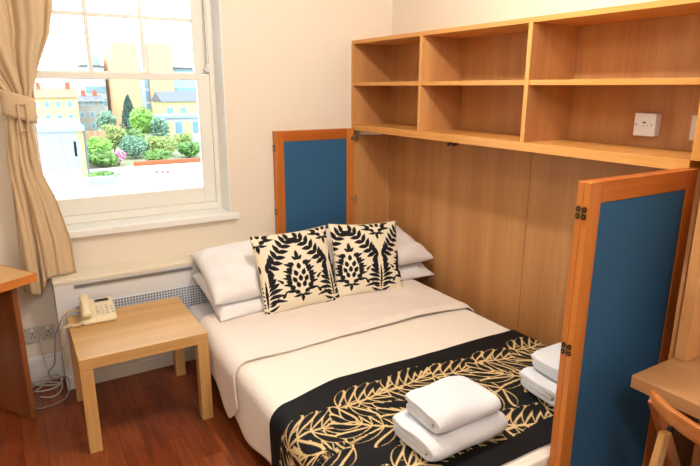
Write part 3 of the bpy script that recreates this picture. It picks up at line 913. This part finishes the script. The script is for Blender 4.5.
# --- folded towels
def towel(label, loc, rz, L=.34, Wd=.25, H=.082, group='folded white towels on the runner', seed=0.):
    t = H / 3.0
    y1 = Wd / 2 - t / 2; yy0 = -Wd / 2 + H / 2
    path = [Vector((0, yy0 + .004, H / 2))]
    path += [Vector((0, lerp(yy0 + .004, y1 - t, k / 6), H / 2)) for k in range(1, 7)]
    c = Vector((0, y1 - t, H / 2 - t / 2))
    path += [c + Vector((0, math.sin(a), math.cos(a))) * t / 2 for a in [PI * k / 6 for k in range(1, 7)]]
    path += [Vector((0, lerp(y1 - t, yy0, k / 8), t / 2)) for k in range(1, 9)]
    r = (H - t) / 2; c = Vector((0, yy0, H / 2))
    path += [c + Vector((0, -math.sin(a), -math.cos(a))) * r for a in [PI * k / 12 for k in range(1, 13)]]
    path += [Vector((0, lerp(yy0, y1 + t * .3, k / 8), H - t / 2)) for k in range(1, 9)]
    # offset polygon
    left, right = [], []
    for i, p in enumerate(path):
        d = (path[min(i + 1, len(path) - 1)] - path[max(i - 1, 0)]).normalized()
        nrm = Vector((0, -d.z, d.y)); hw = t * .47
        left.append(p + nrm * hw); right.append(p - nrm * hw)
    # rounded free ends
    poly = left + [path[-1] + Vector((0, t * .35, 0))] + right[::-1] + [path[0] + Vector((0, -t * .2, 0))]
    bm = bmesh.new(); nx = 40; rings = []
    for i in range(nx + 1):
        u = i / nx; u = .5 - .5 * math.cos(PI * u) if 1 else u; x = (u - .5) * L
        e = min(u, 1 - u) * L
        k = 1 - .30 * math.exp(-e / .016)
        ring = []
        for p in poly:
            q = Vector((x * (1 - .035 * abs(2 * p.y / Wd) ** 4), p.y, p.z))
            pc = Vector((0, p.y * (1 - .06 * math.exp(-e / .02)), H / 2 + (p.z - H / 2) * k))
            q.y = pc.y; q.z = pc.z
            n_ = noise.noise(Vector((q.x * 9 + seed, q.y * 9, q.z * 14))) * .014
            q.z += n_ * (q.z / H) + (.004 * math.sin(q.x * 17 + seed)) * (q.z / H)
            q.x += noise.noise(Vector((q.y * 12, q.z * 12, seed + (5 if u > .5 else 0)))) * .006 * (1 if (u < .15 or u > .85) else 0)
            q.y += noise.noise(Vector((q.x * 7, q.z * 9, seed))) * .006
            ring.append(bm.verts.new(q))
        rings.append(ring)
    n = len(poly)
    for A, Bq in zip(rings, rings[1:]):
        for k in range(n): bm.faces.new([A[k], A[(k + 1) % n], Bq[(k + 1) % n], Bq[k]])
    # strip caps
    m = len(path)
    for ring, flip in ((rings[0], 0), (rings[-1], 1)):
        for i in range(m - 1):
            f = [ring[i], ring[i + 1], ring[n - 1 - (i + 1) - 0 - 0 - 0], ring[n - 1 - i]]
            # right side runs backwards after the tip vertex
            ri = lambda j: ring[m + 1 + (m - 1 - j)]
            f = [ring[i], ring[i + 1], ri(i + 1), ri(i)]
            bm.faces.new(f)
        bm.faces.new([ring[m - 1], ring[m], ri(m - 1)])
        bm.faces.new([ring[n - 1], ring[0], ri(0)])
    o = obj('folded_towel', bm, M['terry'], None, smooth=True, bevel=.004)
    o.location = loc; o.rotation_euler = (0, 0, rz)
    tag(o, label, 'towel', group); return o
TZ = .3985
towel('folded white towel at the bottom of the stack in the middle of the runner', (-.785, -1.958, TZ), .02, .345, .235, .080, seed=1.)
towel('folded white towel on top of the stack in the middle of the runner', (-.780, -1.962, TZ + .081), .0, .28, .20, .074, seed=3.)
towel('folded white towel at the bottom of the stack half hidden by the door', (-.180, -1.975, TZ), -.10, .33, .225, .078, seed=6.)
towel('folded white towel on top of the stack half hidden by the door', (-.160, -1.975, TZ + .079), -.12, .28, .20, .072, seed=8.)

# ------------------------------------------------------------------ curtain, tied back
cu = thing('curtain', 'beige curtain tied back at the left of the window', 'curtain', (-1.93, -.09, 0))
LEFT = [(.54, -2.012), (.72, -2.007), (1.18, -1.995), (1.38, -1.985), (1.47, -1.962), (1.53, -1.972), (1.60, -2.03), (1.75, -2.16), (2.0, -2.27), (2.56, -2.36)]
RIGHT = [(.54, -1.745), (.62, -1.742), (.795, -1.748), (1.03, -1.795), (1.14, -1.835), (1.22, -1.848), (1.39, -1.850), (1.47, -1.852), (1.53, -1.838), (1.67, -1.79), (1.81, -1.728), (1.97, -1.693), (2.2, -1.67), (2.56, -1.63)]
def curF(u, v):
    """u across, v from the bottom up"""
    x_bot = interp(LEFT, .58), interp(RIGHT, .58)
    xb = lerp(x_bot[0], x_bot[1], u)
    zb = .545 + .018 * math.sin(u * 17)
    if xb > -1.885: zb = .616
    elif xb > -1.90: zb = lerp(.55, .616, (xb + 1.90) / .015)
    z = lerp(zb, 2.56, v)
    x = lerp(interp(LEFT, z), interp(RIGHT, z), u)
    g = 1 - .72 * math.exp(-((z - 1.47) / .11) ** 2)
    yy = -.098 + g * (.024 * math.sin(u * 2 * PI * 3.5 + .7 * math.sin(z * 3)) + .006 * math.sin(u * 2 * PI * 13 + z * 4))
    if z < 1.35: yy = lerp(yy, -.098 + .012 * math.sin(u * 9), sst(1.35, 1.1, z) * sst(.45, .75, u) * .8) if z < 1.35 and u > .45 else yy
    x += g * .010 * math.cos(u * 2 * PI * 3.5)
    if u > .93: yy += 0
    return Vector((x, yy, z))
bm = bmesh.new(); grid(bm, curF, 150, 130)
o = obj('curtain_panel', bm, M['curtain'], cu, world=True, smooth=True)
s = o.modifiers.new('thick', 'SOLIDIFY'); s.thickness = .003
# tie band and its loop
bm = bmesh.new()
def tieF(u, v):
    a = 2 * PI * u; z = lerp(1.405, 1.525, v)
    return Vector((-1.908 + .071 * math.cos(a), -.100 + .034 * math.sin(a), z + .022 * math.cos(a + PI) + (.010 if math.sin(a) < 0 else .05)))
grid(bm, tieF, 40, 6, wrapu=True)
tie = obj('tieback', bm, M['curtain'], cu, world=True, smooth=True)
s = tie.modifiers.new('thick', 'SOLIDIFY'); s.thickness = .005
bm = bmesh.new()
lx0, lx1, lz0, lz1 = -1.918, -1.876, 1.362, 1.49
for b in ((lx0, lx0 + .007, -.146, -.137, lz0, lz1), (lx1 - .007, lx1, -.146, -.137, lz0, lz1), (lx0, lx1, -.146, -.137, lz0, lz0 + .007), (lx0, lx1, -.146, -.137, lz1 - .007, lz1)): box(bm, *b)
obj('tieback_loop', bm, M['curtain'], cu, world=True, bevel=.003)
rod = obj('curtain_rod', tube(bmesh.new(), [(-2.5, -.10, 2.575), (-.45, -.10, 2.575)], .012, 12), M['steel'], None, smooth=True)
tag(rod, 'steel curtain rod above the window', 'curtain rod')
for x in (-2.48, -.47): obj('rod_bracket', tube(bmesh.new(), [(x, -.10, 2.575), (x, -.0005, 2.575)], .008, 8), M['steel'], rod)

# ------------------------------------------------------------------ ceiling lamp of the room, plus an added fill lamp
LX, LY = -.85, -1.68
cl = thing('overhead_lamp', 'round white ceiling lamp over the bed', 'lamp', (LX, LY, ZC))
bm = bmesh.new(); tube(bm, [(0, 0, 0), (0, 0, -.03)], .07, 32); obj('canopy', bm, M['plastic_w'], cl)
tube_bm = bmesh.new(); tube(tube_bm, [(0, 0, -.03), (0, 0, -.06)], .02, 16); obj('socket_cup', tube_bm, M['plastic_w'], cl)
def lamp(name, loc, energy, col, size):
    l = bpy.data.lights.new(name, 'POINT'); l.energy = energy; l.color = col; l.shadow_soft_size = size
    o = bpy.data.objects.new(name, l); o.location = loc; return put(o)
lamp('point_light', (LX, LY, ZC - .16), 54, (1, .93, .84), .045)
fill_lamp = thing('overhead_lamp', 'round white fill lamp added behind the camera', 'lamp', (-1.9, -3.7, ZC))  # unseen fill light with its own canopy, added to brighten the near side
bm = bmesh.new(); tube(bm, [(0, 0, 0), (0, 0, -.03)], .07, 32); obj('canopy', bm, M['plastic_w'], fill_lamp)
lamp('point_light', (-1.9, -3.7, ZC - .2), 52, (1, .98, .96), .12)

# ------------------------------------------------------------------ outside
GZ = -5.0
O = {}
O['grass'] = plain('garden_ground', srgb(116, 123, 90), .95, var=.4, vscale=.6)
O['pave'] = plain('terrace_paving', srgb(183, 180, 176), .8, var=.08, vscale=1)
O['orange'] = plain('orange_render', srgb(190, 142, 104), .8, var=.06, vscale=.3)
O['whiter'] = plain('white_render', srgb(150, 156, 162), .8, var=.06)
O['bluewhite'] = plain('pale_blue_cladding', srgb(120, 146, 158), .6)
O['winblue'] = plain('outside_window', srgb(84, 122, 136), .2)
O['darkroof'] = plain('dark_roof', srgb(75, 81, 86), .8)
O['redroof'] = plain('red_roof', srgb(176, 92, 66), .8, var=.2)
O['yellow'] = plain('yellow_render', srgb(173, 159, 115), .8, var=.15)
O['brick'] = plain('orange_brick', srgb(151, 79, 48), .9, var=.3, vscale=8)
O['fence'] = wood('fence_wood', srgb(127, 97, 70), srgb(147, 118, 89), 'z', scale=.3)
O['stone'] = plain('grey_townhouse', srgb(137, 137, 131), .9, var=.4, vscale=2)
O['terracotta'] = plain('terracotta', srgb(110, 66, 44), .8)
O['lightblue'] = plain('light_blue_paint', srgb(112, 156, 170), .5)
def leafm(name, a, b):
    m, nt, bs = new_mat(name); N = nt.nodes.new; L = nt.links.new
    tc = N('ShaderNodeTexCoord'); nz = N('ShaderNodeTexNoise'); nz.inputs['Scale'].default_value = 2.2; nz.inputs['Detail'].default_value = 5
    L(tc.outputs['Object'], nz.inputs['Vector'])
    r = N('ShaderNodeValToRGB'); r.color_ramp.elements[0].position = .35; r.color_ramp.elements[1].position = .65
    r.color_ramp.elements[0].color = a; r.color_ramp.elements[1].color = b
    L(nz.outputs['Fac'], r.inputs['Fac']); L(r.outputs['Color'], bs.inputs['Base Color']); bs.inputs['Roughness'].default_value = .7
    return m
O['green'] = leafm('leaf_green', srgb(52, 91, 41), srgb(100, 139, 60))
O['bright'] = leafm('leaf_bright', srgb(72, 131, 43), srgb(131, 167, 72))
O['dark'] = leafm('leaf_dark', srgb(36, 65, 60), srgb(65, 100, 88))
O['bluegreen'] = leafm('leaf_bluegreen', srgb(60, 100, 83), srgb(107, 144, 115))
O['olive'] = leafm('leaf_olive', srgb(88, 115, 52), srgb(139, 151, 83))
O['pink'] = leafm('blossom_pink', srgb(170, 83, 122), srgb(202, 146, 167))
O['bark'] = plain('bark', srgb(59, 46, 33), .9, var=.3)
struct('ground', B((-60, 90, 4, 200, GZ - .3, GZ)), O['grass'])
struct('terrace', B((-14, 26, 18, 46.8, GZ - .2, GZ + .03)), O['pave'])

def bldg(name, label, loc): return thing(name, label, 'building', loc)
# tower with two orange wings and a white stair core
b = bldg('apartment_tower', 'tall orange block with a white stair core seen above the meeting rail', (17, 94, GZ))
obj('wing', B((12.75, 16.4, 90, 99, GZ, 8.1)), O['orange'], b, world=True)
obj('wing', B((17.95, 21.6, 90, 99, GZ, 8.1)), O['orange'], b, world=True)
obj('stair_core', B((16.4, 17.95, 90.8, 98, GZ, 8.6)), O['whiter'], b, world=True)
for z in (-2.6, -.6, 1.4):
    obj('window', B((17.35, 17.9, 90.7, 90.85, z, z + 1.6)), O['winblue'], b, world=True)
for x, z in ((13.4, 3.2), (19.6, 1.2), (15.2, 1.2)):
    obj('air_vent', B((x, x + .4, 89.95, 90.02, z, z + .25)), O['stone'], b, world=True)
b = bldg('office_building', 'white flat-roofed building at the right edge of the window view', (23, 96, GZ))
obj('wall', B((22.0, 31, 92, 102, GZ, 4.4)), O['bluewhite'], b, world=True)
obj('roof', B((21.8, 31.2, 91.6, 102.2, 4.4, 4.75)), O['darkroof'], b, world=True)
for z in (2.9, .4): obj('window', B((22.2, 25.6, 91.9, 92.05, z, z + 1.0)), O['winblue'], b, world=True)
b = bldg('office_building', 'pale building with blue windows left of the orange tower', (9, 98, GZ))
obj('wall', B((6.5, 12.2, 95, 103, GZ, 4.6)), O['whiter'], b, world=True)
obj('roof', B((8.6, 12.2, 94.8, 103.2, 4.6, 4.85)), O['darkroof'], b, world=True)
obj('upper_storey', B((9.6, 11.8, 95.2, 102, 4.85, 6.2)), O['bluewhite'], b, world=True)
for z, xa, xb in ((2.9, 10.0, 12.0), (.7, 9.2, 12.1), (-1.2, 10.3, 12.1)):
    obj('window', B((xa, xb, 94.9, 95.05, z, z + .9)), O['winblue'], b, world=True)
# rows of houses
for nm, lb, x0, x1, y, zw, zr, mw, mr in (
    ('terraced_house', 'yellow house with a red roof at the far left of the window view', .6, 5.9, 75, .3, 1.4, O['yellow'], O['redroof']),
    ('terraced_house', 'grey terraced houses between the yellow house and the orange tower', 6.4, 9.9, 82, -.4, .4, O['stone'], O['darkroof'])):
    b = bldg(nm, lb, ((x0 + x1) / 2, y, GZ))
    obj('wall', B((x0, x1, y, y + 7, GZ, zw)), mw, b, world=True)
    bm = bmesh.new(); A = [bm.verts.new(p) for p in [(x0 - .2, y - .3, zw), (x1 + .2, y - .3, zw), (x1 + .2, y + 3.5, zr), (x0 - .2, y + 3.5, zr), (x1 + .2, y + 7.3, zw), (x0 - .2, y + 7.3, zw)]]
    for f in ((0, 1, 2, 3), (3, 2, 4, 5), (0, 3, 5), (1, 4, 2), (0, 5, 4, 1)): bm.faces.new([A[i] for i in f])
    obj('roof', bm, mr, b, world=True)
    n = 0
    x = x0 + .3
    while x < x1 - .6:
        for z in (-.9, -2.5, -4.0):
            f = obj('window', B((x, x + .6, y - .04, y + .02, z, z + .8)), O['whiter'], b, world=True)
            obj('pane', B((x + .08, x + .52, y - .06, y - .02, z + .08, z + .72)), O['winblue'], f, world=True)
        x += 1.25
    for cx in (x0 + 1.1, x1 - .9): obj('chimney', B((cx, cx + .5, y + 3.2, y + 3.8, zr - .6, zr + .7)), O['brick'], b, world=True)
# conservatory in the left foreground
b = bldg('garden_house', 'white garden building with a light blue roof edge at the left of the view', (1.3, 44, GZ))
obj('wall', B((-.6, 2.3, 42.6, 47, GZ, -1.5)), O['whiter'], b, world=True)
obj('roof', B((-.8, 2.8, 41.8, 47.2, -1.5, -1.15)), O['lightblue'], b, world=True)
obj('roof', B((-.6, 2.6, 42.2, 47.0, -1.15, -.85)), O['whiter'], b, world=True)
for x in (.2, 1.1, 1.9):
    obj('window', B((x, x + .55, 42.5, 42.62, -4.2, -2.2)), O['bluewhite'], b, world=True)
obj('window', B((2.02, 2.2, 42.5, 42.62, -3.4, -2.3)), O['darkroof'], b, world=True)
obj('side_wall', B((2.3, 2.75, 42.6, 46, GZ, -1.5)), O['yellow'], b, world=True)
obj('drainpipe', tube(bmesh.new(), [(2.82, 42.4, -1.5), (2.82, 42.4, GZ)], .07, 8), O['darkroof'], b, world=True)
# white outbuilding right
b = bldg('garden_house', 'long white outbuilding with cream doors at the right of the view', (16, 67, GZ))
obj('wall', B((13.6, 19.5, 66, 70, GZ, -2.0)), O['whiter'], b, world=True)
obj('roof', B((13.4, 19.7, 65.7, 70.2, -2.0, -1.7)), O['lightblue'], b, world=True)
for x in (14.3, 16.4): obj('door', B((x, x + .8, 65.9, 66.02, -4.9, -2.4)), O['yellow'], b, world=True)
for x in (15.4, 17.5): obj('window', B((x, x + .7, 65.9, 66.02, -3.8, -2.5)), O['winblue'], b, world=True)
b = bldg('terraced_house', 'cream house with a pitched roof at the right behind the outbuilding', (19, 79, GZ))
obj('wall', B((16.8, 22, 78, 84, GZ, -.4)), O['yellow'], b, world=True)
bm = bmesh.new(); A = [bm.verts.new(p) for p in [(16.6, 77.7, -.4), (22.2, 77.7, -.4), (22.2, 81, 1.0), (16.6, 81, 1.0), (22.2, 84.3, -.4), (16.6, 84.3, -.4)]]
for f in ((0, 1, 2, 3), (3, 2, 4, 5), (0, 3, 5), (1, 4, 2), (0, 5, 4, 1)): bm.faces.new([A[i] for i in f])
obj('roof', bm, O['darkroof'], b, world=True)
for x in (17.4, 19.2): obj('window', B((x, x + .8, 77.9, 78.02, -2.2, -1.2)), O['winblue'], b, world=True)
# fence, brick wall, planter, pots
fn = obj('garden_fence', B((3.9, 6.0, 55, 55.12, GZ, -2.45)), O['fence']); tag(fn, 'brown wooden garden fence behind the green bushes', 'fence')
bw = obj('brick_wall', B((6.9, 13.5, 47, 47.3, GZ, -4.62)), O['brick']); tag(bw, 'low orange brick wall between the bushes and white terrace', 'garden wall')
pl = obj('garden_planter', B((2.3, 3.95, 38, 38.5, GZ + .03, -4.42)), O['lightblue']); tag(pl, 'light blue trough on the terrace below the bushes', 'planter')
def pot(x, y, r, h, lb):
    bm = bmesh.new(); n = 14
    prof = [(r * .65, 0), (r * .9, h * .8), (r, h * .82), (r, h), (r * .85, h), (r * .8, h * .7)]
    rings = [[bm.verts.new((x + p * math.cos(2 * PI * k / n), y + p * math.sin(2 * PI * k / n), GZ + .03 + z)) for k in range(n)] for p, z in prof]
    for A, Q in zip(rings, rings[1:]):
        for k in range(n): bm.faces.new([A[k], A[(k + 1) % n], Q[(k + 1) % n], Q[k]])
    bm.faces.new(rings[0][::-1]); bm.faces.new(rings[-1])
    o = obj('garden_pot', bm, O['terracotta']); tag(o, lb, 'pot', 'small brown pots on the white terrace'); return o
for x, y, w in ((7.56, 41.6, 'left'), (7.96, 41.4, 'middle'), (8.3, 41.2, 'right')):
    pot(x, y, .11, .2, 'small brown pot on the white terrace, %s of three' % w)
# shrubs and trees
def shrub(name, label, cat, x, y, z0, z1, w, mat, n=900, ls=.22, seed=0, cone=False, group='garden shrubs outside the window', depth=None):
    R = random.Random(seed); t = thing(name, label, cat, (x, y, GZ), group=group)
    bm = bmesh.new(); cz = (z0 + z1) / 2; hz = (z1 - z0) / 2; hw = w / 2
    lobes = [(R.uniform(-.45, .45), R.uniform(-.45, .45), R.uniform(-.4, .4), R.uniform(.45, .7)) for _ in range(9)] + [(0, 0, 0, .8)]
    for _ in range(n):
        lx, ly, lz, lr = R.choice(lobes)
        while True:
            d = Vector((R.gauss(0, 1), R.gauss(0, 1), R.gauss(0, 1)))
            if d.length > .1: break
        d.normalize(); rr_ = lr * R.uniform(.75, 1)
        px, py, pz = lx + d.x * rr_, ly + d.y * rr_, max(-1, min(1, lz + d.z * rr_))
        if cone:
            f = max(.05, (1 - pz) / 2); px, py = d.x * f * R.uniform(.8, 1.1), d.y * f * R.uniform(.8, 1.1)
        c = Vector((x + px * hw, y + py * hw, cz + pz * hz))
        a = Vector((R.gauss(0, 1), R.gauss(0, 1), R.gauss(0, 1))).normalized(); b2 = a.orthogonal().normalized(); s_ = ls * R.uniform(.6, 1.2)
        vs = [bm.verts.new(c + a * s_), bm.verts.new(c + b2 * s_ * .45), bm.verts.new(c - a * s_), bm.verts.new(c - b2 * s_ * .45)]
        bm.faces.new(vs)
    me = obj('foliage', bm, mat, t, world=True)
    obj('stem', tube(bmesh.new(), [(x, y, GZ), (x, y, cz)], .10, 6), O['bark'], t, world=True)
    return t
shrub('conifer', 'dark pointed conifer in front of the orange tower', 'tree', 10.9, 70, -4.2, 1.1, 2.6, O['dark'], 1400, .3, 1, cone=True)
shrub('garden_tree', 'bright green tree right of the dark conifer', 'tree', 11.2, 64, -4.0, -.2, 3.2, O['bright'], 1600, .28, 2)
shrub('garden_tree', 'pale blue-green tree at the right behind the hedge', 'tree', 12.6, 62, -4.6, -1.5, 2.4, O['bluegreen'], 1000, .26, 3)
shrub('garden_bush', 'olive green bush just right of the wooden fence', 'bush', 7.1, 58, -4.7, -1.9, 2.5, O['olive'], 1400, .24, 4)
shrub('garden_bush', 'vivid green bush left of the pink blossom', 'bush', 4.7, 50, -4.9, -2.6, 2.4, O['bright'], 1500, .2, 5)
shrub('garden_bush', 'dark green bush below the vivid green one', 'bush', 4.6, 47.9, -5.0, -3.6, 2.6, O['green'], 1200, .2, 6)
shrub('blossom_bush', 'pink blossoming bush between the green ones', 'bush', 5.9, 48.6, -4.9, -3.6, 1.3, O['pink'], 500, .15, 7)
shrub('garden_bush', 'large blue-green bush right of the pink blossom', 'bush', 8.2, 53, -5.0, -2.7, 2.9, O['bluegreen'], 1600, .2, 8)
shrub('garden_bush', 'wide olive hedge bush above the brick wall', 'bush', 10.9, 53.5, -5.0, -2.8, 3.6, O['olive'], 1700, .2, 9)
shrub('garden_bush', 'dark green bush at the right end of the brick wall', 'bush', 12.7, 51, -5.0, -3.4, 2.6, O['green'], 1300, .2, 10)
shrub('garden_bush', 'low green bush directly above the middle of the brick wall', 'bush', 9.4, 49.2, -5.0, -3.8, 3.0, O['green'], 1100, .18, 11)
shrub('garden_bush', 'small green bush beside the garden building', 'bush', 3.3, 49.5, -5.0, -4.0, 1.2, O['olive'], 500, .18, 12)
shrub('garden_bush', 'grey-green bush behind the large blue-green one', 'bush', 8.9, 57, -5.0, -2.3, 2.4, O['green'], 1100, .22, 13)
shrub('garden_bush', 'pale bush in front of the cream doors of the outbuilding', 'bush', 14.6, 60, -5.0, -3.3, 2.4, O['olive'], 900, .22, 14)
shrub('garden_tree', 'thin dark tree between the grey houses and the orange tower', 'tree', 8.6, 74, -4.6, -1.0, 2.6, O['bluegreen'], 900, .26, 15)
shrub('garden_bush', 'low dark bush on the terrace edge above the blue trough', 'bush', 3.6, 40.5, -5.0, -4.3, 2.4, O['green'], 700, .14, 16)
for o in list(bpy.data.objects):
    if o.get('group') == 'garden shrubs outside the window': del o['group']

# ------------------------------------------------------------------ sky, sun
w = bpy.data.worlds.new('World'); S.world = w; w.use_nodes = True
nt = w.node_tree; bg = nt.nodes['Background']; bg.inputs['Color'].default_value = (.86, .93, 1, 1); bg.inputs['Strength'].default_value = 8.0
sun = bpy.data.lights.new('sun', 'SUN'); sun.energy = 1.2; sun.angle = .02; sun.color = (1, .95, .86)
so = put(bpy.data.objects.new('sun', sun)); so.rotation_euler = (math.radians(48), 0, math.radians(-25))

# ------------------------------------------------------------------ camera
cam = bpy.data.cameras.new('camera'); co = put(bpy.data.objects.new('camera', cam))
yaw, pit, rol = math.radians(-31.176), math.radians(-14.602), math.radians(.151)
fw = Vector((-math.sin(yaw) * math.cos(pit), math.cos(yaw) * math.cos(pit), math.sin(pit)))
r = Vector((math.cos(yaw), math.sin(yaw), 0)); u = r.cross(fw)
R2 = r * math.cos(rol) + u * math.sin(rol); U2 = -r * math.sin(rol) + u * math.cos(rol)
m = Matrix((R2, U2, -fw)).transposed().to_4x4(); m.translation = Vector((-1.967, -3.239, 1.566))
co.matrix_world = m
cam.sensor_width = 36; cam.lens = 558.25 / 700 * 36; cam.clip_start = .05; cam.clip_end = 500
S.camera = co
S.view_settings.view_transform = 'Standard'; S.view_settings.look = 'None'; S.view_settings.gamma = 1; S.view_settings.use_curve_mapping = False
S.view_settings.exposure = 0.0
